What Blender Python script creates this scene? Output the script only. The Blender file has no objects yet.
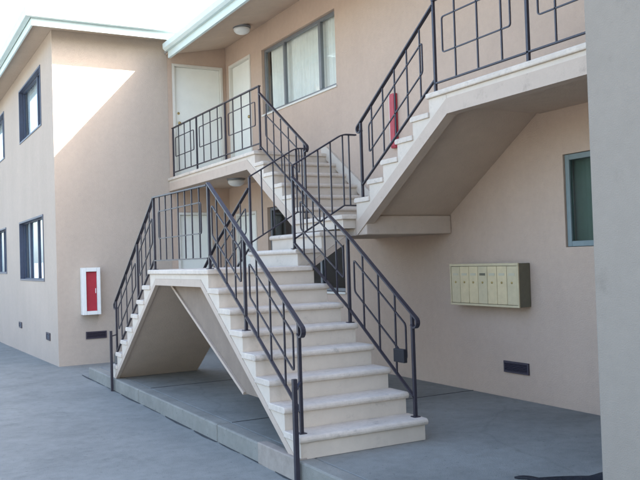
import bpy, bmesh, math, random
from mathutils import Vector, Matrix
random.seed(4)
R = math.radians
sc = bpy.context.scene
col = sc.collection

# ------------------------------------------------------------------ camera
cam = bpy.data.cameras.new('camera')
co = bpy.data.objects.new('camera', cam)
col.objects.link(co)
fw = Vector((0.47984732, 0.87702837, 0.02382841))
rt = Vector((0.87720497, -0.47909271, -0.03133073))
up = Vector((-0.01606192 * -1, -0.03593636, 0.999225))
up = rt.cross(fw)
m = Matrix((rt, up, -fw)).transposed().to_4x4()
m.translation = Vector((0, 0, 1.459))
co.matrix_world = m
cam.sensor_width = 36
cam.lens = 36 * 809.3 / 640
cam.clip_start = 0.05
cam.clip_end = 2000
sc.camera = co

# ------------------------------------------------------------------ light
SUN = Vector((-0.91, 0.88, -1.0)).normalized()       # direction the light travels
SUN_EL = math.asin(-SUN.z)
w = bpy.data.worlds.new('World')
sc.world = w
w.use_nodes = True
nt = w.node_tree
bg = nt.nodes['Background']
sky = nt.nodes.new('ShaderNodeTexSky')
sky.sky_type = 'NISHITA'
sky.sun_disc = False
sky.sun_elevation = SUN_EL
sky.sun_rotation = math.atan2(-SUN.x, -SUN.y)
sky.air_density = 1.0
sky.dust_density = 3.0
sky.ozone_density = 0.7
nt.links.new(sky.outputs[0], bg.inputs[0])
bg.inputs[1].default_value = 0.15
sl = bpy.data.lights.new('sun', 'SUN')
sl.energy = 5.0
sl.angle = R(0.5)
sl.color = (1.0, 0.97, 0.92)
so = bpy.data.objects.new('sun', sl)
col.objects.link(so)
so.rotation_euler = SUN.to_track_quat('-Z', 'Y').to_euler()
so.location = (8, -8, 20)
sc.view_settings.view_transform = 'Standard'
sc.view_settings.look = 'None'
sc.view_settings.exposure = 2.45
sc.view_settings.gamma = 1.0
sc.view_settings.use_curve_mapping = False


# ------------------------------------------------------------------ materials
def mat(name, base, rough=0.8, metal=0.0, spec=0.3, var=0.0, scale=3.0, bump=0.0, bscale=60.0,
        var2=0.0, scale2=0.6, detail=6.0, bdist=0.01, streak=0.0):
    """Principled material; var/var2 give procedural tone variation of the surface itself."""
    M = bpy.data.materials.new(name)
    M.use_nodes = True
    n = M.node_tree.nodes
    l = M.node_tree.links
    p = n['Principled BSDF']
    p.inputs['Roughness'].default_value = rough
    p.inputs['Metallic'].default_value = metal
    p.inputs['Specular IOR Level'].default_value = spec
    p.inputs['Base Color'].default_value = (*base, 1)
    tc = n.new('ShaderNodeTexCoord')
    last = None
    if var or var2:
        for q_, (v, s) in enumerate(((var, scale), (var2, scale2), (streak, 1.0))):
            if not v:
                continue
            nz = n.new('ShaderNodeTexNoise')
            nz.inputs['Scale'].default_value = s
            nz.inputs['Detail'].default_value = detail
            nz.inputs['Roughness'].default_value = 0.65
            if q_ == 2:
                mp = n.new('ShaderNodeMapping')
                mp.inputs['Scale'].default_value = (2.6, 2.6, 0.30)
                l.new(tc.outputs['Object'], mp.inputs['Vector'])
                l.new(mp.outputs[0], nz.inputs['Vector'])
            else:
                l.new(tc.outputs['Object'], nz.inputs['Vector'])
            mr = n.new('ShaderNodeMapRange')
            mr.inputs[1].default_value = 0.3
            mr.inputs[2].default_value = 0.7
            mr.inputs[3].default_value = 1 - v
            mr.inputs[4].default_value = 1 + v
            l.new(nz.outputs['Fac'], mr.inputs[0])
            mx = n.new('ShaderNodeVectorMath')
            mx.operation = 'SCALE'
            if last is None:
                mx.inputs[0].default_value = base
            else:
                l.new(last, mx.inputs[0])
            l.new(mr.outputs[0], mx.inputs['Scale'])
            last = mx.outputs[0]
        l.new(last, p.inputs['Base Color'])
    if bump:
        nb = n.new('ShaderNodeTexNoise')
        nb.inputs['Scale'].default_value = bscale
        nb.inputs['Detail'].default_value = 4
        l.new(tc.outputs['Object'], nb.inputs['Vector'])
        bp = n.new('ShaderNodeBump')
        bp.inputs['Strength'].default_value = bump
        bp.inputs['Distance'].default_value = bdist
        l.new(nb.outputs['Fac'], bp.inputs['Height'])
        l.new(bp.outputs[0], p.inputs['Normal'])
    return M


def concrete(name, base, jx=None, jy=None, crack=0.5, stain=0.25):
    M = mat(name, base, rough=0.85, spec=0.25, var=0.10, scale=9.0, var2=stain, scale2=0.9, bump=0.35, bscale=90)
    n = M.node_tree.nodes
    l = M.node_tree.links
    p = n['Principled BSDF']
    src = p.inputs['Base Color'].links[0].from_socket
    tc = [q for q in n if q.bl_idname == 'ShaderNodeTexCoord'][0]
    # hairline cracks
    vo = n.new('ShaderNodeTexVoronoi')
    vo.feature = 'DISTANCE_TO_EDGE'
    vo.inputs['Scale'].default_value = 0.33
    nz = n.new('ShaderNodeTexNoise')
    nz.inputs['Scale'].default_value = 1.7
    nz.inputs['Detail'].default_value = 8
    mxv = n.new('ShaderNodeMixRGB')
    mxv.inputs[0].default_value = 0.25
    l.new(tc.outputs['Object'], nz.inputs['Vector'])
    l.new(tc.outputs['Object'], mxv.inputs[1])
    l.new(nz.outputs['Color'], mxv.inputs[2])
    l.new(mxv.outputs[0], vo.inputs['Vector'])
    mr = n.new('ShaderNodeMapRange')
    mr.inputs[1].default_value = 0.0
    mr.inputs[2].default_value = 0.006
    mr.inputs[3].default_value = 1 - crack
    mr.inputs[4].default_value = 1.0
    l.new(vo.outputs['Distance'], mr.inputs[0])
    sm = n.new('ShaderNodeVectorMath')
    sm.operation = 'SCALE'
    l.new(src, sm.inputs[0])
    l.new(mr.outputs[0], sm.inputs['Scale'])
    # small dark spots
    sp = n.new('ShaderNodeTexNoise')
    sp.inputs['Scale'].default_value = 26
    sp.inputs['Detail'].default_value = 3
    l.new(tc.outputs['Object'], sp.inputs['Vector'])
    m2 = n.new('ShaderNodeMapRange')
    m2.inputs[1].default_value = 0.64
    m2.inputs[2].default_value = 0.72
    m2.inputs[3].default_value = 1.0
    m2.inputs[4].default_value = 0.72
    l.new(sp.outputs['Fac'], m2.inputs[0])
    s2 = n.new('ShaderNodeVectorMath')
    s2.operation = 'SCALE'
    l.new(sm.outputs[0], s2.inputs[0])
    l.new(m2.outputs[0], s2.inputs['Scale'])
    l.new(s2.outputs[0], p.inputs['Base Color'])
    return M


def glass_mat(name, tint, rough=0.02, ior=1.5):
    M = bpy.data.materials.new(name)
    M.use_nodes = True
    n = M.node_tree.nodes
    l = M.node_tree.links
    n.remove(n['Principled BSDF'])
    out = n['Material Output']
    tr = n.new('ShaderNodeBsdfTransparent')
    tr.inputs[0].default_value = (*tint, 1)
    gl = n.new('ShaderNodeBsdfGlossy')
    gl.inputs['Roughness'].default_value = rough
    gl.inputs[0].default_value = (0.92, 0.96, 1.0, 1)
    fr = n.new('ShaderNodeFresnel')
    fr.inputs[0].default_value = ior
    mx = n.new('ShaderNodeMixShader')
    # slight waviness of old sheet glass
    nz = n.new('ShaderNodeTexNoise')
    nz.inputs['Scale'].default_value = 2.2
    tc = n.new('ShaderNodeTexCoord')
    l.new(tc.outputs['Object'], nz.inputs['Vector'])
    bp = n.new('ShaderNodeBump')
    bp.inputs['Strength'].default_value = 0.04
    bp.inputs['Distance'].default_value = 0.02
    l.new(nz.outputs['Fac'], bp.inputs['Height'])
    l.new(bp.outputs[0], gl.inputs['Normal'])
    ge = n.new('ShaderNodeNewGeometry')
    iv = n.new('ShaderNodeMath')
    iv.operation = 'SUBTRACT'
    iv.inputs[0].default_value = 1.0
    l.new(ge.outputs['Backfacing'], iv.inputs[1])
    mu = n.new('ShaderNodeMath')
    mu.operation = 'MULTIPLY'
    l.new(fr.outputs[0], mu.inputs[0])
    l.new(iv.outputs[0], mu.inputs[1])
    l.new(mu.outputs[0], mx.inputs[0])
    l.new(tr.outputs[0], mx.inputs[1])
    l.new(gl.outputs[0], mx.inputs[2])
    l.new(mx.outputs[0], out.inputs[0])
    return M


def wear(M, amount, scale, lo, hi):
    n = M.node_tree.nodes
    l = M.node_tree.links
    p = n['Principled BSDF']
    src = p.inputs['Base Color'].links[0].from_socket
    tc = [q for q in n if q.bl_idname == 'ShaderNodeTexCoord'][0]
    a = n.new('ShaderNodeTexNoise')
    a.inputs['Scale'].default_value = scale
    a.inputs['Detail'].default_value = 9
    a.inputs['Roughness'].default_value = 0.75
    l.new(tc.outputs['Object'], a.inputs['Vector'])
    r_ = n.new('ShaderNodeMapRange')
    r_.inputs[1].default_value = lo
    r_.inputs[2].default_value = hi
    r_.inputs[3].default_value = 1.0
    r_.inputs[4].default_value = 1 - amount
    l.new(a.outputs['Fac'], r_.inputs[0])
    v = n.new('ShaderNodeVectorMath')
    v.operation = 'SCALE'
    l.new(src, v.inputs[0])
    l.new(r_.outputs[0], v.inputs['Scale'])
    l.new(v.outputs[0], p.inputs['Base Color'])


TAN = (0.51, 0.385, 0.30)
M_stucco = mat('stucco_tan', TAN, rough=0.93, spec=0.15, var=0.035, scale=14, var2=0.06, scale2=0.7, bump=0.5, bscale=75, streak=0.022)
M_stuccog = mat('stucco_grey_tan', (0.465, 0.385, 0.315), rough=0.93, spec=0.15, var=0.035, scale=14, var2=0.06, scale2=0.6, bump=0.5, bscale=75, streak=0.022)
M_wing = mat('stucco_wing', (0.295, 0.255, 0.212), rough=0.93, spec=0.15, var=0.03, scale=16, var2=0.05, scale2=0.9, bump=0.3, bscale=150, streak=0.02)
M_trim = mat('stair_band_paint', (0.50, 0.40, 0.32), rough=0.7, spec=0.25, var=0.05, scale=8, bump=0.2, bscale=60)
M_soffit = mat('soffit_paint', (0.54, 0.43, 0.34), rough=0.9, spec=0.15, var=0.05, scale=5, var2=0.05, scale2=0.8, bump=0.35, bscale=60)
M_cream = mat('cream_step_paint', (0.59, 0.505, 0.415), rough=0.65, spec=0.3, var=0.05, scale=7, var2=0.05, scale2=1.4, bump=0.25, bscale=45)
M_tread = mat('cream_tread_paint', (0.60, 0.515, 0.43), rough=0.7, spec=0.3, var=0.08, scale=22, var2=0.10, scale2=2.6, bump=0.35, bscale=70)
wear(M_tread, .38, 5.0, .56, .70)
wear(M_cream, .22, 4.0, .58, .72)
wear(M_trim, .2, 5.0, .58, .7)
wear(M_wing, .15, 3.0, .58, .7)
M_iron = mat('painted_iron', (0.028, 0.024, 0.034), rough=0.45, spec=0.5, var=0.2, scale=20, bump=0.2, bscale=120)
M_roof = mat('gravel_roof', (0.38, 0.38, 0.38), rough=0.95, var=0.15, scale=40, bump=0.6, bscale=90)
M_fascia = mat('white_fascia', (0.58, 0.68, 0.67), rough=0.55, spec=0.35, var=0.05, scale=4, bump=0.15, bscale=30)
M_door = mat('white_door', (0.80, 0.80, 0.73), rough=0.5, spec=0.35, var=0.03, scale=5, bump=0.1, bscale=30)
M_doorframe = mat('door_frame_paint', (0.66, 0.63, 0.56), rough=0.6, var=0.03, scale=6)
M_alu = mat('aluminium_frame', (0.20, 0.21, 0.22), rough=0.45, metal=0.4, spec=0.5, var=0.08, scale=9)
M_bluef = mat('blue_frame_sky_tint', (0.05, 0.06, 0.095), rough=0.5, spec=0.4, var=0.12, scale=9)  # frame blue, also holding the sky's blue light on the jambs
M_tealf = mat('teal_grey_frame', (0.19, 0.235, 0.235), rough=0.5, spec=0.4, var=0.08, scale=9)
M_glass = glass_mat('window_glass', (0.94, 0.96, 0.95))
M_glassd = glass_mat('dark_window_glass', (0.45, 0.55, 0.55))
M_glassf = glass_mat('old_hazy_glass', (0.62, 0.70, 0.66), rough=0.28, ior=1.3)
M_glassm = glass_mat('mirroring_glass', (0.86, 0.92, 0.95), rough=0.01, ior=2.2)
M_curtain = mat('pale_curtain', (0.88, 0.86, 0.82), rough=0.9, spec=0.1, var=0.05, scale=6)
M_dark = mat('dark_room', (0.03, 0.032, 0.036), rough=0.9)
M_blind = mat('green_grey_blind', (0.30, 0.34, 0.31), rough=0.9, var=0.08, scale=5)
M_red = mat('red_paint', (0.38, 0.03, 0.045), rough=0.4, spec=0.4, var=0.08, scale=12)
M_white = mat('white_paint', (0.75, 0.75, 0.71), rough=0.5, var=0.03, scale=9)
M_mail = mat('mailbox_enamel', (0.62, 0.49, 0.29), rough=0.42, spec=0.45, var=0.08, scale=14)
M_mail2 = mat('mailbox_enamel_greyer', (0.55, 0.45, 0.28), rough=0.42, spec=0.45, var=0.08, scale=14)
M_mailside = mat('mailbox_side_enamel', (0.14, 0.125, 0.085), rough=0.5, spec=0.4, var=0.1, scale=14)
M_paperlabel = mat('paper_label', (0.52, 0.46, 0.33), rough=0.8)
M_vent = mat('vent_metal', (0.05, 0.04, 0.055), rough=0.55, spec=0.4, var=0.2, scale=30)
M_hole = mat('vent_dark', (0.01, 0.01, 0.01), rough=0.95)
M_brass = mat('brass', (0.45, 0.34, 0.15), rough=0.35, metal=1.0)
M_lamp = mat('frosted_glass_shade', (0.72, 0.74, 0.72), rough=0.35, spec=0.5)
M_black = mat('black_plastic', (0.02, 0.02, 0.024), rough=0.5)
M_slab = concrete('pavement_concrete', (0.225, 0.222, 0.20), crack=0.10, stain=0.30)
M_drive = concrete('driveway_concrete', (0.225, 0.226, 0.207), crack=0.08, stain=0.14)
wear(M_drive, .22, 2.2, .54, .72)
wear(M_drive, .30, 55.0, .60, .70)
wear(M_slab, .22, 1.8, .52, .70)
wear(M_slab, .30, 55.0, .60, .70)
M_curb = concrete('curb_concrete', (0.24, 0.23, 0.20), crack=0.1, stain=0.2)
M_plinth = mat('worn_tan_paint', (0.33, 0.28, 0.235), rough=0.85, var=0.14, scale=9, bump=0.3, bscale=50)
M_shaded = mat('shaded_board', (0.26, 0.20, 0.155), rough=0.85, var=0.1, scale=6, bump=0.2)  # soffit brown darkened, shade under the flight put into its colour
M_groove = mat('joint_dirt', (0.06, 0.06, 0.06), rough=0.95, var=0.3, scale=12)
M_mat = mat('dark_mat', (0.022, 0.022, 0.026), rough=0.95, var=0.3, scale=30, bump=0.6, bscale=140)
M_fence = mat('far_wall_paint', (0.25, 0.26, 0.27), rough=0.9, var=0.1, scale=2)


# ------------------------------------------------------------------ mesh helpers
class MB:
    def __init__(s):
        s.bm = bmesh.new()

    def poly(s, pts, off):
        """closed prism: polygon pts (3-D, planar) swept by off"""
        a = [s.bm.verts.new(Vector(p)) for p in pts]
        b = [s.bm.verts.new(Vector(p) + Vector(off)) for p in pts]
        s.bm.faces.new(a)
        s.bm.faces.new(b[::-1])
        n = len(a)
        for i in range(n):
            s.bm.faces.new((a[i], b[i], b[(i + 1) % n], a[(i + 1) % n]))
        return s

    def box(s, x0, x1, y0, y1, z0, z1):
        return s.poly([(x0, y0, z0), (x1, y0, z0), (x1, y1, z0), (x0, y1, z0)], (0, 0, z1 - z0))

    def bar(s, p, q, w, t, side=None):
        """rectangular bar from p to q; w across (horizontal side), t the other way"""
        p, q = Vector(p), Vector(q)
        d = (q - p).normalized()
        if side is None:
            side = d.cross(Vector((0, 0, 1)))
            if side.length < 1e-4:
                side = Vector((1, 0, 0))
        side = Vector(side).normalized()
        o = side.cross(d).normalized()
        pts = [p + side * a * w / 2 + o * b * t / 2 for a, b in ((-1, -1), (1, -1), (1, 1), (-1, 1))]
        return s.poly(pts, q - p)

    def sweep(s, path, w, t, side):
        """continuous flat bar along a path lying in the plane normal to side"""
        side = Vector(side).normalized()
        path = [Vector(p) for p in path]
        closed = (path[0] - path[-1]).length < 1e-6
        if closed:
            path = path[:-1]
        n = len(path)
        rings = []
        for i, p in enumerate(path):
            a = path[i - 1] if (i > 0 or closed) else None
            b = path[(i + 1) % n] if (i < n - 1 or closed) else None
            d = Vector((0, 0, 0))
            if a is not None:
                d += (p - a).normalized()
            if b is not None:
                d += (b - p).normalized()
            d.normalize()
            o = side.cross(d).normalized()
            k = 1.0
            if a is not None and b is not None:
                c = (p - a).normalized().dot((b - p).normalized())
                k = 1 / max(0.5, math.sqrt(max(0.0, (1 + c) / 2)))
            rings.append([s.bm.verts.new(p + side * x * w / 2 + o * y * t / 2 * k)
                          for x, y in ((-1, -1), (1, -1), (1, 1), (-1, 1))])
        m_ = n if closed else n - 1
        for i in range(m_):
            r0, r1 = rings[i], rings[(i + 1) % n]
            for j in range(4):
                s.bm.faces.new((r0[j], r0[(j + 1) % 4], r1[(j + 1) % 4], r1[j]))
        if not closed:
            s.bm.faces.new(rings[0][::-1])
            s.bm.faces.new(rings[-1])
        return s

    def lathe(s, prof, c, seg=24, axis='z'):
        c = Vector(c)
        rs = []
        for r, h in prof:
            ring = []
            for i in range(seg):
                a = 2 * math.pi * i / seg
                u, v = r * math.cos(a), r * math.sin(a)
                ring.append(s.bm.verts.new(c + (Vector((u, v, h)) if axis == 'z' else
                                                Vector((h, u, v)) if axis == 'x' else Vector((u, h, v)))))
            rs.append(ring)
        for a, b in zip(rs, rs[1:]):
            for i in range(seg):
                s.bm.faces.new((a[i], a[(i + 1) % seg], b[(i + 1) % seg], b[i]))
        s.bm.faces.new(rs[0][::-1])
        s.bm.faces.new(rs[-1])
        return s

    def build(s, name, m_, parent=None, bevel=0.0, seg=2, smooth=False, origin=None, label=None):
        bmesh.ops.recalc_face_normals(s.bm, faces=s.bm.faces)
        o_ = Vector((0, 0, 0))
        if origin is not None:
            o_ = Vector(origin)
        elif parent is not None:
            p = parent
            while p is not None:
                o_ += p.location
                p = p.parent
        bmesh.ops.translate(s.bm, verts=s.bm.verts, vec=-o_)
        me = bpy.data.meshes.new(name)
        s.bm.to_mesh(me)
        s.bm.free()
        me.materials.append(m_)
        if smooth:
            for f in me.polygons:
                f.use_smooth = True
        o = bpy.data.objects.new(name, me)
        col.objects.link(o)
        if parent is not None:
            o.parent = parent
        elif origin is not None:
            o.location = o_
        if bevel:
            b = o.modifiers.new('bevel', 'BEVEL')
            b.width = bevel
            b.segments = seg
            b.limit_method = 'ANGLE'
        if label:
            o['label'] = label
        return o


def thing(name, label, cat, loc, group=None):
    o = bpy.data.objects.new(name, None)
    col.objects.link(o)
    o.location = loc
    o['label'] = label
    o['category'] = cat
    if group:
        o['group'] = group
    return o


def tag(o, label, cat, group=None):
    o['label'] = label
    o['category'] = cat
    if group:
        o['group'] = group
    return o


def struct(o):
    o['kind'] = 'structure'
    return o


def wall(mb, axis, c0, c1, u0, u1, z0, z1, holes=()):
    """wall slab between planes c0..c1 of axis, spanning u and z, with rectangular holes (u0,u1,z0,z1)"""
    us = sorted({u0, u1, *[h[0] for h in holes], *[h[1] for h in holes]})
    zs = sorted({z0, z1, *[h[2] for h in holes], *[h[3] for h in holes]})
    bm = mb.bm
    V = {}

    def v(i, j, k):
        if (i, j, k) not in V:
            c = (c0, c1)[k]
            V[i, j, k] = bm.verts.new((c, us[i], zs[j]) if axis == 'x' else (us[i], c, zs[j]))
        return V[i, j, k]

    nu, nz = len(us) - 1, len(zs) - 1

    def solid(i, j):
        if not (0 <= i < nu and 0 <= j < nz):
            return False
        a, b = (us[i] + us[i + 1]) / 2, (zs[j] + zs[j + 1]) / 2
        return not any(h[0] < a < h[1] and h[2] < b < h[3] for h in holes)

    for i in range(nu):
        for j in range(nz):
            if not solid(i, j):
                continue
            for k in (0, 1):
                bm.faces.new((v(i, j, k), v(i + 1, j, k), v(i + 1, j + 1, k), v(i, j + 1, k)))
            if not solid(i - 1, j):
                bm.faces.new((v(i, j, 0), v(i, j + 1, 0), v(i, j + 1, 1), v(i, j, 1)))
            if not solid(i + 1, j):
                bm.faces.new((v(i + 1, j, 0), v(i + 1, j + 1, 0), v(i + 1, j + 1, 1), v(i + 1, j, 1)))
            if not solid(i, j - 1):
                bm.faces.new((v(i, j, 0), v(i + 1, j, 0), v(i + 1, j, 1), v(i, j, 1)))
            if not solid(i, j + 1):
                bm.faces.new((v(i, j + 1, 0), v(i + 1, j + 1, 0), v(i + 1, j + 1, 1), v(i, j + 1, 1)))
    return mb


# ------------------------------------------------------------------ dimensions (metres)
r = 0.175
x0, xW = 2.68, 3.79          # lower flights
y1, y2 = 7.05, 8.92          # first landing
t = 0.2553
Z1 = 8 * r                   # 1.40
xm, tm = 3.745, 0.285
Z2 = 11 * r                  # 1.925
ya, yb = 7.38, 8.58          # middle flight / second landing
x3, xA, Yb = 4.48, 5.60, 13.60
r2, t2 = 0.171, 0.268
Z3 = Z2 + 6 * r2             # 2.951
yR, yL = ya, yb
yRt, yLt = yR - 5 * t2, yL + 5 * t2
yW = 2.77                    # wing end
LBx = 2.55

# ------------------------------------------------------------------ ground
g = MB()
ys = [(-200, -0.16), (11.0, -0.155), (13.6, -0.15), (20, -0.27), (45, -0.6), (400, -0.9)]
for (ya_, za), (yb_, zb) in zip(ys, ys[1:]):
    f = [g.bm.verts.new(p) for p in ((-300, ya_, za), (300, ya_, za), (300, yb_, zb), (-300, yb_, zb))]
    g.bm.faces.new(f)
bmesh.ops.remove_doubles(g.bm, verts=g.bm.verts, dist=1e-4)
struct(g.build('driveway', M_drive))

# pavement slab with a curb edge (two widths)
p = MB()
p.poly([(2.80, -8, -0.4), (5.60, -8, -0.4), (5.60, 13.6, -0.4), (3.45, 13.6, -0.4), (3.15, 12.1, -0.4), (2.80, 11.95, -0.4)], (0, 0, 0.4))
struct(p.build('pavement', M_slab, bevel=0.012))
k = MB()
segs = [-8, -3.1, 0.3, 3.62, 6.9, 9.4, 11.95]
for a, b in zip(segs, segs[1:]):
    k.box(2.655, 2.796, a + 0.004, b - 0.004, -0.4, 0.003)
struct(k.build('curb', M_curb, bevel=0.014))
# expansion joints scored in the pavement: thin strips of dirt 4 mm up
j = MB()
for yy in (3.62, 6.9, 9.4):
    j.box(2.805, 5.595, yy - 0.003, yy + 0.003, -0.01, 0.004)
struct(j.build('pavement_joint', M_groove))
# dirt-filled gutter line at the foot of the curb
j = MB()
rng = random.Random(3)
yy = -2.0
while yy < 11.6:
    L = rng.uniform(0.25, 0.9)
    wd = rng.uniform(0.008, 0.035)
    f = [j.bm.verts.new(q) for q in ((2.654, yy, -0.151), (2.654, yy + L, -0.151), (2.654 - wd * .6, yy + L * .9, -0.151), (2.654 - wd, yy + L * .45, -0.151), (2.654 - wd * .5, yy + .03, -0.151))]
    j.bm.faces.new(f)
    yy += L * rng.uniform(0.9, 1.15)
struct(j.build('gutter_dirt', M_groove))

# ------------------------------------------------------------------ main apartment building
B = thing('apartment_building', 'pinkish tan two-storey apartment building with balcony, white doors and curtained window behind the stairs', 'building', (5.6, 8, 0))
WU = (9.62, 12.05, 3.86, 4.93)       # upper window (y0,y1,z0,z1)
WLo = (9.55, 12.0, 1.00, 2.33)
WR = (4.55, 5.49, 1.50, 2.36)
D2U = (12.50, 13.45, Z3, 4.98)
D2L = (12.42, 13.30, 0.0, 2.31)
wm = MB()
wall(wm, 'x', xA, xA + 0.16, yW, Yb, -0.3, 5.345, [WU, WLo, WR, D2U, D2L])
wm.build('wall', M_stucco, B)
D1U = (4.58, 5.535, Z3, 4.98)
D1L = (4.61, 5.25, 0.0, 2.36)
wm = MB()
wall(wm, 'y', Yb, Yb + 0.16, 4.50, xA - 0.002, -0.3, 5.36, [D1U, D1L])
wm.build('wall', M_stucco, B)
wm = MB()
wm.box(xA + 0.165, 10.2, Yb + 0.0, Yb + 0.16, -0.3, 6.2)
wm.build('wall', M_stucco, B)
wm = MB()
wm.box(10.0, 10.2, -8, Yb - 0.002, -0.3, 6.2)
wm.build('wall', M_stucco, B)
# wing that closes the right of the picture
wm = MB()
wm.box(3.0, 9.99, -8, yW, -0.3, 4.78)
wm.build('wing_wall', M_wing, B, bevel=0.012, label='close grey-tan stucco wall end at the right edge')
# rooms behind windows
for (a, b, c, d) in (WU, WLo, WR):
    rm = MB()
    X = xA + 0.9
    for q in ([(X, a - .4, c - .4), (X, b + .4, c - .4), (X, b + .4, d + .3), (X, a - .4, d + .3)],):
        rm.poly(q, (0.05, 0, 0))
    rm.box(xA + 0.165, X - .002, a - .45, a - .41, c - .4, d + .3)
    rm.box(xA + 0.165, X - .002, b + .41, b + .45, c - .4, d + .3)
    rm.box(xA + 0.165, X - .002, a - .4, b + .4, d + .31, d + .35)
    rm.box(xA + 0.165, X - .002, a - .4, b + .4, c - .45, c - .41)
    rm.build('room_interior', M_dark, B)


# roof: slopes up from the eave
def zs_(x):
    return 5.36 - 0.2 * (5.6 - x)


rf = MB()
xe = 4.45
rf.poly([(xe, 0, zs_(xe)), (10.4, 0, zs_(10.4)), (10.4, 0, zs_(10.4) + .12), (xe, 0, zs_(xe) + .12)], (0, Yb - .012, 0))
bmesh.ops.translate(rf.bm, verts=rf.bm.verts, vec=(0, 0.0, 0))
roof = rf.build('roof', M_roof, B)
sf = MB()
sf.poly([(xe + .02, 2.0, zs_(xe + .02) - .022), (xA - .003, 2.0, zs_(xA) - .022), (xA - .003, 2.0, zs_(xA) - .003), (xe + .02, 2.0, zs_(xe + .02) - .003)], (0, Yb - 2.0 - .015, 0))
sf.build('soffit', M_soffit, B)
fa = MB()
fa.box(xe - .03, xe + .018, 0.02, Yb - .3, 4.985, 5.20)
fa.build('fascia', M_fascia, B, bevel=0.004)
gu = MB()
prof = [(xe - .032, 5.215), (xe - .032, 5.10), (xe - .085, 5.095), (xe - .125, 5.13), (xe - .13, 5.215), (xe - .118, 5.215), (xe - .112, 5.14), (xe - .082, 5.11), (xe - .045, 5.115), (xe - .045, 5.215)]
gu.poly([(x, 0.1, z) for x, z in prof], (0, Yb - .32 - .1, 0))
gu.build('gutter', M_fascia, B)
# low wing roof, out of frame but it shades the court
rf = MB()
rf.poly([(2.5, -8.4, 4.80), (10.4, -8.4, 6.38), (10.4, -8.4, 6.5), (2.5, -8.4, 4.92)], (0, 8.4 - .05, 0))
rf.poly([(2.5, -.05, 4.80), (xe - .14, -.05, 5.165), (xe - .14, -.05, 5.285), (2.5, -.05, 4.92)], (0, yW + .3, 0))
rf.build('wing_roof', M_roof, B)

# balcony (right and left) : slab edge in layers
for (a, b, lbl) in ((yW + .004, yRt, 'balcony to the right of the stairs'), (yLt, Yb - .004, 'balcony to the left of the stairs')):
    s = MB()
    a_, b_ = (a, b - .287) if a < 5 else (a + .287, b)
    s.box(x3 + .02, xA - .003, a_, b_, 2.79, Z3 - .051)
    bal = s.build('balcony', M_soffit, B, label=lbl)
    s = MB()
    s.box(x3 - .025, xA - .004, a, b, Z3 - .05, Z3)
    s.build('floor_edge', M_tread, bal, bevel=0.012)
    s = MB()
    s.box(x3, x3 + .019, a_, b_, 2.862, Z3 - .051)
    s.build('edge_board', M_cream, bal)
    s = MB()
    s.box(x3 - .004, x3 + .10, a_, b_, 2.724, 2.861)
    s.build('edge_beam', M_trim, bal)


# windows ---------------------------------------------------------
def window(parent, x, W, mull, fm, gm, inner, fw_=0.05, depth=0.05, curt=(0, 1), pleats=26, cmat=None, label=None, sill=True, lining=False):
    a, b, c, d = W
    e = 0.004
    f = MB()
    f.box(x + depth, x + depth + .05, a + e, a + fw_, c + e, d - e)
    f.box(x + depth, x + depth + .05, b - fw_, b - e, c + e, d - e)
    f.box(x + depth, x + depth + .05, a + fw_ + .001, b - fw_ - .001, c + e, c + fw_)
    f.box(x + depth, x + depth + .05, a + fw_ + .001, b - fw_ - .001, d - fw_, d - e)
    for q, wq in mull:
        f.box(x + depth - .008, x + depth + .042, q - wq / 2, q + wq / 2, c + fw_ + .001, d - fw_ - .001)
    win = f.build('window', fm, parent, bevel=0.004, label=label)
    g_ = MB()
    ed = [a + fw_ * .6] + sorted(q for q, _ in mull) + [b - fw_ * .6]
    for i, (p_, q_) in enumerate(zip(ed, ed[1:])):
        g_ = MB()
        xo = x + depth + .018 + .006 * (i % 2)
        g_.box(xo, xo + .004, p_, q_, c + fw_ * .6, d - fw_ * .6)
        g_.build('pane', gm, win)
    if inner:
        cu = MB()
        ca, cb = a + (b - a) * curt[0], a + (b - a) * curt[1]
        N = pleats * 8
        top, bot = [], []
        for i in range(N + 1):
            u = i / N
            yy = ca + (cb - ca) * u
            xx = x + depth + .12 + .022 * math.sin(u * pleats * 2 * math.pi) + .012 * math.sin(u * 17 + 1)
            top.append((xx, yy, d + .02))
            bot.append((xx + .01 * math.sin(u * 40), yy, c - .02))
        tv = [cu.bm.verts.new(v) for v in top]
        bv = [cu.bm.verts.new(v) for v in bot]
        tv2 = [cu.bm.verts.new(Vector(v) + Vector((.004, 0, 0))) for v in top]
        bv2 = [cu.bm.verts.new(Vector(v) + Vector((.004, 0, 0))) for v in bot]
        for i in range(N):
            cu.bm.faces.new((tv[i], tv[i + 1], bv[i + 1], bv[i]))
            cu.bm.faces.new((tv2[i], bv2[i], bv2[i + 1], tv2[i + 1]))
        cu.build('curtain', cmat or M_curtain, win, smooth=True)
    if lining:
        s_ = MB()
        for u, v in ((a + .001, a + .04), (b - .04, b - .001)):
            s_.box(x - .012, x + depth - .001, u, v, c + .001, d - .001)
        s_.box(x - .012, x + depth - .001, a + .041, b - .041, c + .001, c + .035)
        s_.box(x - .012, x + depth - .001, a + .041, b - .041, d - .035, d - .001)
        s_.build('lining', fm, win, bevel=.003)  # jambs painted blue in place of the blue sky light on them
    if sill:
        s_ = MB()
        s_.box(x - .02, x + depth - .002, a - .02, b + .02, c - .03, c - .001)
        s_.build('sill', M_doorframe if parent is B else fm, win, bevel=0.004)
    return win


window(B, xA, WU, [(11.31, .05), (10.15, .07)], M_alu, M_glass, True, curt=(0.0, .97), label='wide upstairs window with pale pleated curtains')
window(B, xA, WLo, [(11.2, .05), (10.3, .05)], M_alu, M_glassd, False, label='dark ground-floor window under the stairs')
window(B, xA, WR, [], M_tealf, M_glassf, True, fw_=.055, depth=.02, curt=(0, 1), pleats=7, cmat=M_blind, label='small teal-framed window beside the wing wall', sill=False)


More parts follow.
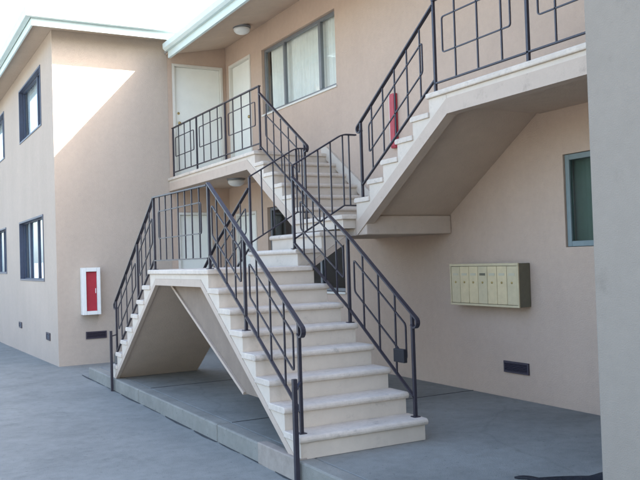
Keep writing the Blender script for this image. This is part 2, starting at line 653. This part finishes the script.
# doors -----------------------------------------------------------
def door(parent, axis, c, D, hy, label, panels=0):
    a, b, z0, z1 = D
    f = MB()
    fr = MB()

    def bx(mb, p0, p1, u0, u1, za, zb):
        if axis == 'x':
            mb.box(c + p0, c + p1, u0, u1, za, zb)
        else:
            mb.box(u0, u1, c + p0, c + p1, za, zb)
    bx(f, .05, .09, a + .05, b - .05, z0 + .015, z1 - .05)
    dr = f.build('door', M_door, parent, bevel=.003, label=label)
    bx(fr, -.012, .10, a + .003, a + .048, z0 + .002, z1 - .003)
    bx(fr, -.012, .10, b - .048, b - .003, z0 + .002, z1 - .003)
    bx(fr, -.011, .10, a + .049, b - .049, z1 - .048, z1 - .003)
    fr.build('door_frame', M_doorframe, dr, bevel=.003)
    h = MB()
    if axis == 'x':
        h.lathe([(.012, 0), (.012, -.03), (.026, -.035), (.03, -.05), (.022, -.066), (.004, -.07)], (c + .05, hy, z0 + 0.98), 14, 'x')
    else:
        h.lathe([(.012, 0), (.012, -.03), (.026, -.035), (.03, -.05), (.022, -.066), (.004, -.07)], (hy, c + .05, z0 + 0.98), 14, 'y')
    h.build('handle', M_brass, dr, smooth=True)
    h = MB()
    c3 = (c + .05, hy, z0 + 1.16) if axis == 'x' else (hy, c + .05, z0 + 1.16)
    h.lathe([(.024, 0), (.024, -.008), (.017, -.012), (.006, -.013)], c3, 14, axis)
    h.build('deadbolt', M_brass, dr)
    h = MB()
    bx(h, -.02, .048, a + .05, b - .05, z0 + .0015, z0 + .014)
    h.build('threshold', M_alu, dr)
    return dr


door(B, 'y', Yb, D1U, D1U[0] + .12, 'upstairs white door at the left end of the balcony')
door(B, 'y', Yb, D1L, D1L[0] + .12, 'ground-floor white door under the left balcony')
door(B, 'x', xA, D2U, D2U[0] + .12, 'upstairs white door beside the curtained window')
door(B, 'x', xA, D2L, D2L[0] + .12, 'ground-floor white door beside the dark window')


# ------------------------------------------------------------------ left building
LB = thing('apartment_building', 'grey-tan two-storey building at the left with blue-framed windows and white eave', 'building', (LBx, Yb, 0))
zt = 5.385
wl = [(14.66, 17.1, 3.95, 5.02), (19.3, 21.9, 3.95, 5.02), (14.7, 17.4, 1.22, 2.40), (19.35, 21.9, 1.35, 2.40), (24, 26.5, 3.95, 5.02), (24, 26.5, 1.3, 2.4)]
wm = MB()
wall(wm, 'x', LBx, LBx + .16, Yb, 34, -.9, zt, wl)
wm.build('wall', M_stuccog, LB)
wm = MB()
wall(wm, 'y', Yb, Yb + .16, LBx + .16, 4.498, -.5, zt)
wm.build('wall', M_stuccog, LB)
# narrow lip so that the corner is closed
wm = MB()
wm.box(LBx + .162, 9.8, 33.8, 33.96, -.9, zt)
wm.box(9.8, 9.96, Yb + .17, 33.96, -.9, zt)
wm.build('wall', M_stuccog, LB)
for (a, b, c, d) in wl:
    rm = MB()
    X = LBx + 1.1
    rm.box(X, X + .05, a - .5, b + .5, c - .4, d + .3)
    rm.box(LBx + .165, X - .002, a - .45, a - .41, c - .4, d + .3)
    rm.box(LBx + .165, X - .002, b + .41, b + .45, c - .4, d + .3)
    rm.build('room_interior', M_dark, LB)
ro = MB()
ro.poly([(2.17, 13.17, zt + .004), (4.95, 13.17, zt + .004), (4.95, Yb + .02, zt + .004), (10.2, Yb + .02, zt + .004), (10.2, 34.3, zt + .004), (2.17, 34.3, zt + .004)], (0, 0, .10))
ro.build('roof', M_roof, LB)
fa = MB()
fa.poly([(2.17, 13.17, 5.27), (4.95, 13.17, 5.27), (4.95, 13.20, 5.27), (2.20, 13.20, 5.27), (2.20, 34.3, 5.27), (2.17, 34.3, 5.27)], (0, 0, .225))
fa.build('fascia', M_fascia, LB, bevel=.004)
gu = MB()
gu.poly([(2.07, 13.07, 5.385), (4.95, 13.07, 5.385), (4.95, 13.166, 5.385), (2.166, 13.166, 5.385), (2.166, 34.3, 5.385), (2.07, 34.3, 5.385)], (0, 0, .165))
gu.build('gutter', M_fascia, LB, bevel=.015, seg=3)
sf = MB()
sf.poly([(2.205, 13.205, 5.35), (4.60, 13.205, 5.35), (4.60, Yb - .003, 5.35), (LBx - .003, Yb - .003, 5.35), (LBx - .003, 34, 5.35), (2.205, 34, 5.35)], (0, 0, .03))
sf.build('soffit', M_stuccog, LB)
lbl = ['upper window nearest the corner', None, 'lower window nearest the corner', None, None, None]
for i, W in enumerate(wl):
    a, b, c, d = W
    window(LB, LBx, W, [(a + (b - a) * .36, .06), (a + (b - a) * .68, .06)] if i in (2, 3) else [(a + (b - a) * .3, .06)], M_bluef, M_glassm, True, fw_=.05, depth=.07, curt=(0, 1), pleats=12, label=lbl[i], sill=False, lining=True)


# ------------------------------------------------------------------ stairs
ST = thing('staircase', 'cream painted double staircase with A-shaped lower flights and split upper flights', 'staircase', (x0, (y1 + y2) / 2, 0))


def flight(o, sd, wd, width, n, rr, tt, z0, zclip, name='flight', closed_side=None, d1=.25, d2=.32, send=None, over=(1, 1), ribs=(1, 1), label=None, rt_=.04, dm_=.05):
    """o: origin at bottom riser, sd: unit run dir, wd: unit width dir"""
    o, sd, wd = Vector(o), Vector(sd), Vector(wd)

    def W3(s, w_, z):
        return Vector((o.x + sd.x * s + wd.x * w_, o.y + sd.y * s + wd.y * w_, z))
    zn = lambda s: z0 + rr + s * rr / tt
    s0 = .025
    end = (n - 1) * tt + s0 if send is None else send
    top = []
    for k_ in range(1, n):
        top += [((k_ - 1) * tt + s0, z0 + k_ * rr - .05), (k_ * tt + s0, z0 + k_ * rr - .05)]

    def lower(dd):
        sa = (zclip + dd - z0 - rr) * tt / rr
        return [(sa, zclip)] if sa > s0 else [(s0, zn(s0) - dd)]
    bot = lower(d1)
    poly = top + [(end, zn(end) - d1)] + bot
    if bot[0][0] > s0:
        poly = poly + [(s0, zclip)]
    if end > top[-1][0] + 1e-4:
        poly = top + [((n - 1) * tt + s0, z0 + n * rr - .051), (end, z0 + n * rr - .051), (end, zn(end) - d1)] + bot + ([(s0, zclip)] if bot[0][0] > s0 else [])
    mb = MB()
    mb.poly([W3(s, 0, z) for s, z in poly], wd * width)
    fl = mb.build(name, M_cream, ST, label=label)
    # bottom bands
    a2 = lower(d2)[0]
    a1 = lower(d1)[0]
    for side, on in zip((0, 1), ribs):
        if not on:
            continue
        rb = MB()
        w0_ = -.004 if side == 0 else width - rt_
        rb.poly([W3(a1[0], w0_, a1[1] - .001), W3(end + .004, w0_, zn(end) - d1 - .001), W3(end + .004, w0_, zn(end) - d2), W3(a2[0], w0_, a2[1])], wd * (rt_ + .004))
        rb.build('stringer_band', M_trim, fl)
    so_ = MB()
    dm = d1 + dm_
    sw0, sw1 = rt_ + .001, width - (rt_ + .001 if ribs[1] else .0)
    am = lower(dm)[0]
    so_.poly([W3(a1[0], sw0, a1[1] - .002), W3(end, sw0, zn(end) - d1 - .002), W3(end, sw0, zn(end) - dm), W3(am[0], sw0, am[1])], wd * (sw1 - sw0))
    so_.build('soffit', M_soffit, fl)
    for k_ in range(1, n):
        tr = MB()
        e0, e1 = -.016 * over[0], width + .016 * over[1]
        z = z0 + k_ * rr
        sa, sb = (k_ - 1) * tt - .004, k_ * tt + s0 + .001
        # slightly worn rounded nosing
        pr = [(sa + .012, z - .052), (sa + .002, z - .044), (sa - .002, z - .028), (sa + .002, z - .012), (sa + .014, z - .002), (sa + .03, z), (sb, z + .0), (sb, z - .049)]
        tr.poly([W3(s, e0, q) for s, q in pr], wd * (e1 - e0))
        tr.build('tread', M_tread, fl, bevel=.011, seg=3)
    return fl


UE = 5 * t2 + .283
X, Y = Vector((1, 0, 0)), Vector((0, 1, 0))
wf = xW - x0
flight((x0, y1 - 7 * t, 0), Y, X, wf, 8, r, t, 0, 0.003, label='wide front flight rising from the pavement', send=7 * t + .22)
flight((x0, y2 + 7 * t, 0), -Y, X, wf, 8, r, t, 0, 0.003, label='far lower flight descending towards the left building', send=7 * t + .22, ribs=(1, 0))
flight((xm, ya, 0), X, Y, yb - ya, 3, r, tm, Z1, Z1 - .10, label='short middle flight between the two landings')
flight((x3, yR, 0), -Y, X, xA - x3 - .004, 6, r2, t2, Z2, Z2 - .22, label='upper flight rising right to the balcony', d1=.27, d2=.41, over=(1, 0), ribs=(1, 0), send=UE, rt_=.10, dm_=.035)
flight((x3, yL, 0), Y, X, xA - x3 - .004, 6, r2, t2, Z2, Z2 - .22, label='upper flight rising left to the balcony', d1=.27, d2=.41, over=(1, 0), ribs=(1, 0), send=UE, rt_=.10, dm_=.035)

# first landing
s = MB()
s.box(x0 - .022, xm + .024, y1 - .006, y2 + .006, Z1 - .05, Z1)
la = s.build('landing', M_tread, ST, bevel=.012, seg=3, label='first landing on top of the A')
s = MB()
s.box(x0, xW + .02, y1 + .222, y2 - .222, 1.302, Z1 - .051)
s.build('edge_board', M_cream, la)
s = MB()
s.box(x0 - .004, x0 + .04, y1 + .225, y2 - .225, 1.231, 1.301)
s.build('edge_band', M_trim, la)
s = MB()
s.box(x0 + .041, xW + .02, y1 + .225, y2 - .225, 1.245, 1.300)
s.build('soffit', M_soffit, la)
# second landing against the wall
s = MB()
s.box(xm + 2 * tm - .004, xA - .004, ya + .001, yb - .001, Z2 - .05, Z2)
la = s.build('landing', M_tread, ST, bevel=.01, seg=3, label='second landing against the wall')
s = MB()
s.box(xm + 2 * tm + .026, xA - .005, ya + .03, yb - .03, 1.78, Z2 - .051)
s.build('edge_board', M_cream, la)
s = MB()
s.box(x3 + .006, xA - .005, ya - .20, ya + .025, 1.70, 1.90)
s.build('support_beam', M_trim, la, bevel=.012)
s = MB()
s.box(x3 + .006, xA - .005, ya + .0255, yb - .0255, 1.70, 1.778)
s.build('soffit', M_soffit, la)
s = MB()
s.box(x3 + .006, xA - .005, yb - .025, yb + .20, 1.70, 1.90)
s.build('support_beam', M_trim, la, bevel=.006)
# skirting along the wall beside the upper flights
for (ys_, sg) in ((yR, -1), (yL, 1)):
    s = MB()
    zn = lambda q: Z2 + r2 + q * r2 / t2
    s.poly([(xA - .03, ys_ - sg * .08, Z2 + .002), (xA - .03, ys_ - sg * .08, zn(-.08) + .06), (xA - .03, ys_ + sg * 5 * t2, zn(5 * t2) + .09), (xA - .03, ys_ + sg * (5 * t2 + .15), Z3 + .10), (xA - .03, ys_ + sg * (5 * t2 + .15), Z3 + .003), (xA - .03, ys_ + sg * 5 * t2, Z3 - .1)], (.028, 0, 0))
    s.build('skirting', M_cream, ST)
# raking side panel recessed inside the A
s = MB()
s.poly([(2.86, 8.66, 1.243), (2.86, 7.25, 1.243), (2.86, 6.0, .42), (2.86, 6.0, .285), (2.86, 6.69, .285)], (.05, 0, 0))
pn = s.build('side_panel', M_shaded, ST)
s = MB()
s.bar((2.868, 8.68, 1.235), (2.868, 6.70, .286), .06, .03, side=(1, 0, 0))
s.build('raking_batten', M_trim, pn)
# plinth at the foot of the front flight
s = MB()
s.box(2.642, x0 + .05, 5.28, 5.98, -.17, .014)
s.build('plinth', M_plinth, ST, bevel=.008)


# ------------------------------------------------------------------ railings
def ring_path(c, e, up_, u0, u1, h0, h1, rad=.028, k_=4):
    """closed rounded parallelogram; c(u) gives base point, heights measured vertically"""
    P = [c(u0) + up_ * h0, c(u1) + up_ * h0, c(u1) + up_ * h1, c(u0) + up_ * h1]
    out = []
    for i in range(4):
        a, b, d = P[i - 1], P[i], P[(i + 1) % 4]
        da, db = (a - b).normalized(), (d - b).normalized()
        for q in range(k_ + 1):
            u = q / k_
            p0, p2 = b + da * rad, b + db * rad
            out.append(p0 * (1 - u) ** 2 + b * 2 * u * (1 - u) + p2 * u ** 2)
    out.append(out[0])
    return out


def panel(root, A, Bp, Ht, hb, nbal, ring, side, posts=(True, True), post_base=(0, 0), brk=None, ringh=None):
    """A, B base points (nosing line); posts stand at A and B"""
    A, Bp = Vector(A), Vector(Bp)
    U = Vector((0, 0, 1))
    c = lambda u: A + (Bp - A) * u
    for i, u in enumerate((0, 1)):
        if posts[i]:
            p_ = c(u)
            m_ = MB()
            m_.bar(p_ + U * post_base[i], p_ + U * (Ht - .008), .026, .026, side=side)
            m_.box(p_.x - .03, p_.x + .03, p_.y - .03, p_.y + .03, p_.z + post_base[i] - .001, p_.z + post_base[i] + .007)
            m_.build('post', M_iron, root, bevel=.002)
    m_ = MB()
    m_.bar(c(0) + U * hb, c(1) + U * hb, .026, .013, side=side)
    m_.build('bottom_rail', M_iron, root)
    for i in range(nbal):
        u = (i + 1) / (nbal + 1)
        m_ = MB()
        m_.bar(c(u) + U * hb, c(u) + U * (Ht - .008), .013, .013, side=side)
        m_.build('baluster', M_iron, root)
    if ring:
        sd = Vector(side).normalized()
        h0, h1 = ringh or (hb + (Ht - hb) * .34, hb + (Ht - hb) * .76)
        m_ = MB()
        off = Vector((0, 0, 0))
        m_.sweep([q + off for q in ring_path(c, None, U, ring[0], ring[1], h0, h1)], .013, .011, side)
        m_.build('scroll_ring', M_iron, root)


def handrail(root, pts, side, curl=None):
    """flat moulded rail; curl: direction (unit, horizontal) in which the end curls down"""
    pts = [Vector(p_) for p_ in pts]
    # soften bends
    path = [pts[0]]
    for i in range(1, len(pts) - 1):
        a, b, d = pts[i - 1], pts[i], pts[i + 1]
        ra = min(.06, (a - b).length * .4)
        rb_ = min(.06, (d - b).length * .4)
        for q in range(5):
            u = q / 4
            path.append((b + (a - b).normalized() * ra) * (1 - u) ** 2 + b * 2 * u * (1 - u) + (b + (d - b).normalized() * rb_) * u ** 2)
    path.append(pts[-1])
    if curl is not None:
        e = path[0]
        d = (e - path[1]).normalized()
        cd = Vector(curl)
        # lamb's tongue: on past the newel then round and back
        R_ = .042
        c0 = e + d * .075
        st = [c0]
        a0 = math.atan2(d.z, d.dot(cd))
        ang = a0
        pos = c0.copy()
        step = .018
        for q in range(8):
            ang -= step / R_
            pos = pos + (cd * math.cos(ang) + Vector((0, 0, 1)) * math.sin(ang)) * step
            st.append(pos.copy())
        path = st[::-1] + path
    m_ = MB()
    m_.sweep(path, .038, .014, side)
    return m_.build('handrail', M_iron, root)


def nz_main(y):
    return r + (y - (y1 - 7 * t)) * r / t


def rail(label, loc, group):
    return thing('stair_railing', label, 'railing', loc, group)


G = 'iron railings of the staircase'
H, HB = .78, .085
yn = y1 - 7 * t + .10           # newel on the first tread
# --- front flight, both sides
for xx, lb in ((xW - .035, 'black iron handrail on the right side of the front flight, with small black box'), (x0 + .05, 'black iron handrail on the left side of the front flight')):
    rr_ = rail(lb, (xx, yn, r), G)
    y5 = 6.34
    ytop = 7.15 if xx < 3 else 7.42
    zt_ = Z1 + .06
    n0, n5 = nz_main(yn), nz_main(y5)
    panel(rr_, (xx, yn, n0), (xx, y5, n5), H - .02, HB, 3, (.1, .9), X, post_base=(r - n0, 5 * r - n5))
    # upper panel, up to the landing post
    if xx < 3:
        panel(rr_, (xx, y5, n5), (xx, 7.15, nz_main(7.15) - .02), H - .02, HB, 3, (.1, .9), X, posts=(False, True), post_base=(0, Z1 - nz_main(7.15) + .02))
        handrail(rr_, [(xx, yn, n0 + H - .02), (xx, y5, n5 + H - .02), (xx, 7.15, nz_main(7.15) + H - .04)], X, curl=-Y)
    else:
        panel(rr_, (xx, y5, n5), (xx, 7.42, nz_main(7.42) - .10), H - .02, HB, 4, (.08, .85), X, posts=(False, False))
        handrail(rr_, [(xx, yn, n0 + H - .02), (xx, y5, n5 + H - .02), (xx, 7.42, nz_main(7.42) + H - .12)], X, curl=-Y)
    if xx < 3:
        m_ = MB()
        m_.bar((x0 - .055, 5.25, -.17), (x0 - .055, 5.25, .60), .032, .032)
        m_.bar((x0 - .055, 5.25, .50), (xx, yn - .0, .56), .02, .012)
        m_.build('support_post', M_iron, rr_)
# black box on the right rail
bx = MB()
bx.box(xW - .085, xW - .048, 5.43, 5.58, .60, .71)
bb = bx.build('mounted_box', M_black, None, origin=(xW - .09, 5.5, .65), bevel=.006)
tag(bb, 'small black box fixed to the lower right stair railing', 'box')

# --- landing front railing
rr_ = rail('level black iron railing along the front edge of the first landing', (x0 + .05, 8, Z1), G)
panel(rr_, (x0 + .05, 7.19, Z1 + .012), (x0 + .05, 8.86, Z1 + .012), .80, .09, 7, (.1, .9), X, posts=(False, True), post_base=(0, -.012))
handrail(rr_, [(x0 + .05, 7.165, Z1 + .79), (x0 + .05, 8.87, Z1 + .81)], X)
# --- far flight, both sides
ynf = y2 + 7 * t - .10
nzf = lambda y: r + ((y2 + 7 * t) - y) * r / t
for xx, lb in ((x0 + .05, 'black iron handrail on the outer side of the far lower flight'), (xW - .035, 'black iron handrail on the inner side of the far lower flight')):
    rr_ = rail(lb, (xx, ynf, r), G)
    y5 = y2 + 7 * t - 4.5 * t
    ytop = 8.87 if xx < 3 else 8.54
    dz = 0 if xx < 3 else -.12
    panel(rr_, (xx, ynf, nzf(ynf)), (xx, y5, nzf(y5)), H - .02, HB, 3, (.1, .9), X, post_base=(r - nzf(ynf), 5 * r - nzf(y5)))
    panel(rr_, (xx, y5, nzf(y5)), (xx, ytop, nzf(ytop) + dz), H - .02, HB, 3, (.1, .9), X, posts=(False, False))
    handrail(rr_, [(xx, ynf, nzf(ynf) + H - .02), (xx, y5, nzf(y5) + H - .02), (xx, ytop, nzf(ytop) + H - .02 + dz)], X, curl=Y)
    if xx < 3:
        m_ = MB()
        m_.bar((x0 - .055, 10.5, -.17), (x0 - .055, 10.5, .62), .032, .032)
        m_.bar((x0 - .055, 10.5, .55), (xx, ynf, .56), .02, .012)
        m_.build('support_post', M_iron, rr_)
# --- middle flight, near and far side
for yy, lb in ((ya + .05, 'black iron railing on the near side of the short middle flight'), (yb - .05, 'black iron railing on the far side of the short middle flight')):
    rr_ = rail(lb, (xm + .03, yy, Z1 + r), G)
    xa_, xb_, xc_ = xm + .02, xm + 2 * tm + .06, x3 + .05
    za, zb = Z1 + r, Z2
    panel(rr_, (xa_, yy, za), (xb_, yy, zb), .86, .10, 3, None, Y, posts=(True, False))
    panel(rr_, (xb_, yy, zb), (xc_, yy, zb), .86, .10, 1, None, Y, posts=(False, False))
    m_ = MB()
    m_.bar((xb_, yy, zb + .10), (xb_, yy, zb + .85), .013, .013, side=Y)
    m_.build('baluster', M_iron, rr_)
    handrail(rr_, [(xa_, yy, za + .86), (xb_, yy, zb + .86), (xc_ + .012, yy, zb + .86)], Y)
# --- upper flights + balconies
xr = x3 + .05
for sg, yn_, yt_, lb in ((-1, yR - .08, yRt - .06, 'black iron handrail up the right upper flight'), (1, yL + .02, yLt - .06, 'black iron handrail up the left upper flight')):
    y0_ = yR if sg < 0 else yL
    nzu = lambda y: Z2 + r2 + (y - y0_) * sg * r2 / t2
    rr_ = rail(lb, (xr, yn_, Z2 + r2), G)
    hb_ = H - .02
    zend = nzu(yt_)
    panel(rr_, (xr, yn_, nzu(yn_)), (xr, yt_, zend), hb_, HB, 5, (.12, .86), X, posts=(True, False), post_base=(Z2 + r2 - nzu(yn_) - (.14 if sg > 0 else 0), 0))
    handrail(rr_, [(xr, yn_, nzu(yn_) + hb_), (xr, yt_, zend + hb_ + (.02 if sg < 0 else .05))], X, curl=Y * -sg)
HBAL = .86
rr_ = thing('balcony_railing', 'black iron railing along the left balcony in front of the white doors', 'railing', (xr, 11.6, Z3), 'balcony railings')
yp = [9.86, 11.08, 12.30, 13.47]
for i, (a, b) in enumerate(zip(yp, yp[1:])):
    panel(rr_, (xr, a, Z3), (xr, b, Z3), HBAL, .09, 3, (.12, .90), X, posts=(True, i == 2))
handrail(rr_, [(xr, 9.84, Z3 + HBAL), (xr, 13.5, Z3 + HBAL)], X)
rr_ = thing('balcony_railing', 'black iron railing along the right balcony above the mailboxes', 'railing', (xr, 4.4, Z3), 'balcony railings')
yp = [5.97, 4.76, 3.55, 2.83]
for i, (a, b) in enumerate(zip(yp, yp[1:])):
    panel(rr_, (xr, a, Z3), (xr, b, Z3), HBAL, .09, 3, (.10, .84), X, posts=(True, i == 2))
handrail(rr_, [(xr, 5.98, Z3 + HBAL), (xr, 2.8, Z3 + HBAL)], X)

# ------------------------------------------------------------------ mailboxes
mx0, my0, my1, mz0, mz1 = 5.45, 5.97, 7.03, .93, 1.36
mbx = thing('mailbox_cabinet', 'cream metal mailbox cabinet with seven upright doors on the wall', 'mailbox', (xA, 6.5, mz0))
s = MB()
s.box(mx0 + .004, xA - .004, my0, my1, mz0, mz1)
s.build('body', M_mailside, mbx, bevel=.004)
s = MB()
s.box(mx0 - .012, mx0 + .002, my0 - .004, my1 + .004, mz1 - .022, mz1 + .004)
s.box(mx0 - .012, mx0 + .002, my0 - .004, my1 + .004, mz0 - .004, mz0 + .018)
s.box(mx0 - .012, mx0 + .002, my0 - .004, my0 + .018, mz0 + .019, mz1 - .023)
s.box(mx0 - .012, mx0 + .002, my1 - .016, my1 + .004, mz0 + .019, mz1 - .023)
s.build('frame', M_mail2, mbx, bevel=.002)
n = 7
wv = (my1 - .018 - my0 - .020) / n
for i in range(n):
    a = my0 + .020 + i * wv
    s = MB()
    s.box(mx0 - .008, mx0 + .002, a + .003, a + wv - .003, mz0 + .022, mz1 - .026)
    d_ = s.build('door', M_mail if i % 3 else M_mail2, mbx, bevel=.003)
    s = MB()
    s.lathe([(.011, 0), (.011, -.006), (.007, -.009)], (mx0 - .008, a + wv * .5, mz0 + .24), 12, 'x')
    s.build('lock', M_brass, d_)
    s = MB()
    s.box(mx0 - .0105, mx0 - .0085, a + .03, a + wv - .03, mz0 + .31, mz0 + .335)
    s.build('name_slot', M_paperlabel if i != 3 else M_mailside, d_)


# ------------------------------------------------------------------ wall vents
def vent(axis, c, u0, u1, z0, z1, label):
    mid = (u0 + u1) / 2
    loc = (c, mid, z0) if axis == 'x' else (mid, c, z0)
    v_ = thing('wall_vent', label, 'vent', loc, 'vents low on the walls')

    def bx_(mb, p0, p1, a, b, za, zb):
        if axis == 'x':
            mb.box(c + p0, c + p1, a, b, za, zb)
        else:
            mb.box(a, b, c + p0, c + p1, za, zb)
    s = MB()
    f = .018
    bx_(s, -.016, -.002, u0, u1, z0, z0 + f)
    bx_(s, -.016, -.002, u0, u1, z1 - f, z1)
    bx_(s, -.016, -.002, u0, u0 + f, z0 + f + .001, z1 - f - .001)
    bx_(s, -.016, -.002, u1 - f, u1, z0 + f + .001, z1 - f - .001)
    s.build('frame', M_vent, v_)
    s = MB()
    bx_(s, -.005, -.002, u0 + f, u1 - f, z0 + f, z1 - f)
    s.build('backing', M_hole, v_)
    s = MB()
    nn = 5
    for i in range(nn):
        zc = z0 + f + (z1 - z0 - 2 * f) * (i + .5) / nn
        if axis == 'x':
            s.bar((c - .010, u0 + f + .001, zc), (c - .010, u1 - f - .001, zc), .012, .003, side=(1, 0, .8))
        else:
            s.bar((u0 + f + .001, c - .010, zc), (u1 - f - .001, c - .010, zc), .012, .003, side=(0, 1, .8))
    s.build('louvre', M_vent, v_)
    return v_


vent('x', xA, 6.03, 6.39, .255, .37, 'dark louvred vent below the mailboxes')
vent('y', Yb, 2.99, 3.33, .265, .385, 'dark louvred vent below the white and red cabinet')
vent('x', LBx, 14.28, 14.62, .22, .35, 'small dark vent on the left building nearest its corner')
vent('x', LBx, 17.35, 17.70, .25, .37, 'small dark vent on the left building far from its corner')

# ------------------------------------------------------------------ extinguisher cabinets
c_ = thing('extinguisher_cabinet', 'white-framed red extinguisher cabinet on the left building wall', 'fire cabinet', (3.08, Yb, .67))
s = MB()
a, b, za, zb = 2.92, 3.21, .67, 1.44
s.box(a, a + .06, Yb - .17, Yb - .002, za, zb)
s.box(b - .055, b, Yb - .17, Yb - .002, za, zb)
s.box(a + .061, b - .056, Yb - .17, Yb - .002, zb - .065, zb)
s.box(a + .061, b - .056, Yb - .17, Yb - .002, za, za + .06)
s.build('frame', M_white, c_, bevel=.004)
s = MB()
s.box(a + .062, b - .057, Yb - .135, Yb - .10, za + .062, zb - .067)
dd = s.build('door', M_red, c_, bevel=.003)
s = MB()
s.box(b - .08, b - .07, Yb - .145, Yb - .1355, 1.02, 1.10)
s.build('handle', M_white, dd)
c_ = thing('extinguisher_cabinet', 'narrow red extinguisher box on the wall above the second landing', 'fire cabinet', (xA, 8.2, 2.76))
s = MB()
s.box(xA - .05, xA - .002, 8.15, 8.26, 2.79, 3.46)
s.build('body', M_red, c_, bevel=.01)
s = MB()
s.box(xA - .058, xA - .0505, 8.157, 8.253, 2.81, 3.44)
s.build('door', M_red, c_, bevel=.004)
s = MB()
s.box(xA - .045, xA - .002, 8.261, 8.28, 2.81, 3.45)
s.build('side_trim', M_white, c_, bevel=.004)


# ------------------------------------------------------------------ ceiling lamps
def lamp(x, y, z, label):
    l_ = thing('ceiling_lamp', label, 'lamp', (x, y, z), 'dome lamps under the eave and balcony')
    s = MB()
    s.lathe([(.145, -.002), (.15, -.012), (.145, -.03), (.12, -.032)], (x, y, z), 28)
    s.build('base', M_alu, l_, smooth=False)
    s = MB()
    s.lathe([(.125, -.033), (.135, -.05), (.128, -.08), (.10, -.11), (.06, -.128), (.01, -.134)], (x, y, z), 28)
    s.build('shade', M_lamp, l_, smooth=True)


lamp(5.22, 11.95, 5.262, 'dome lamp under the roof eave beside the curtained window')
lamp(5.05, 11.96, 2.798, 'dome lamp under the left balcony')

# dark rumpled mat at the foot of the wing wall
s = MB()
N1, N2 = 26, 14
gv = []
rng = random.Random(8)
for i in range(N1 + 1):
    row = []
    for jx in range(N2 + 1):
        u, v_ = i / N1, jx / N2
        x_ = 3.50 + u * .80
        y_ = 3.40 + v_ * .50 + .03 * math.sin(u * 9) - (x_ - 3.58) * .52
        z_ = .012 + .03 * max(0, math.sin(u * 10 + 1.2)) * (.3 + .7 * v_) + .012 * math.sin(v_ * 11 + u * 7) + .012
        row.append(s.bm.verts.new((x_, y_, z_)))
    gv.append(row)
for i in range(N1):
    for jx in range(N2):
        s.bm.faces.new((gv[i][jx], gv[i + 1][jx], gv[i + 1][jx + 1], gv[i][jx + 1]))
mo = s.build('doormat', M_mat, None, origin=(3.7, 3.6, 0), smooth=True)
sm_ = mo.modifiers.new('solid', 'SOLIDIFY')
sm_.thickness = .012
tag(mo, 'dark rumpled mat lying on the pavement beside the right wall', 'mat')

# unseen wall added across the driveway to be mirrored in the blue-framed windows
s = MB()
s.box(-7.2, -7.0, 12, 90, -1.2, 1.9)
fwl = s.build('reflection_wall', M_fence, None, origin=(-7.1, 40, -1))
tag(fwl, 'low grey wall, unseen, added for the window reflections', 'wall')
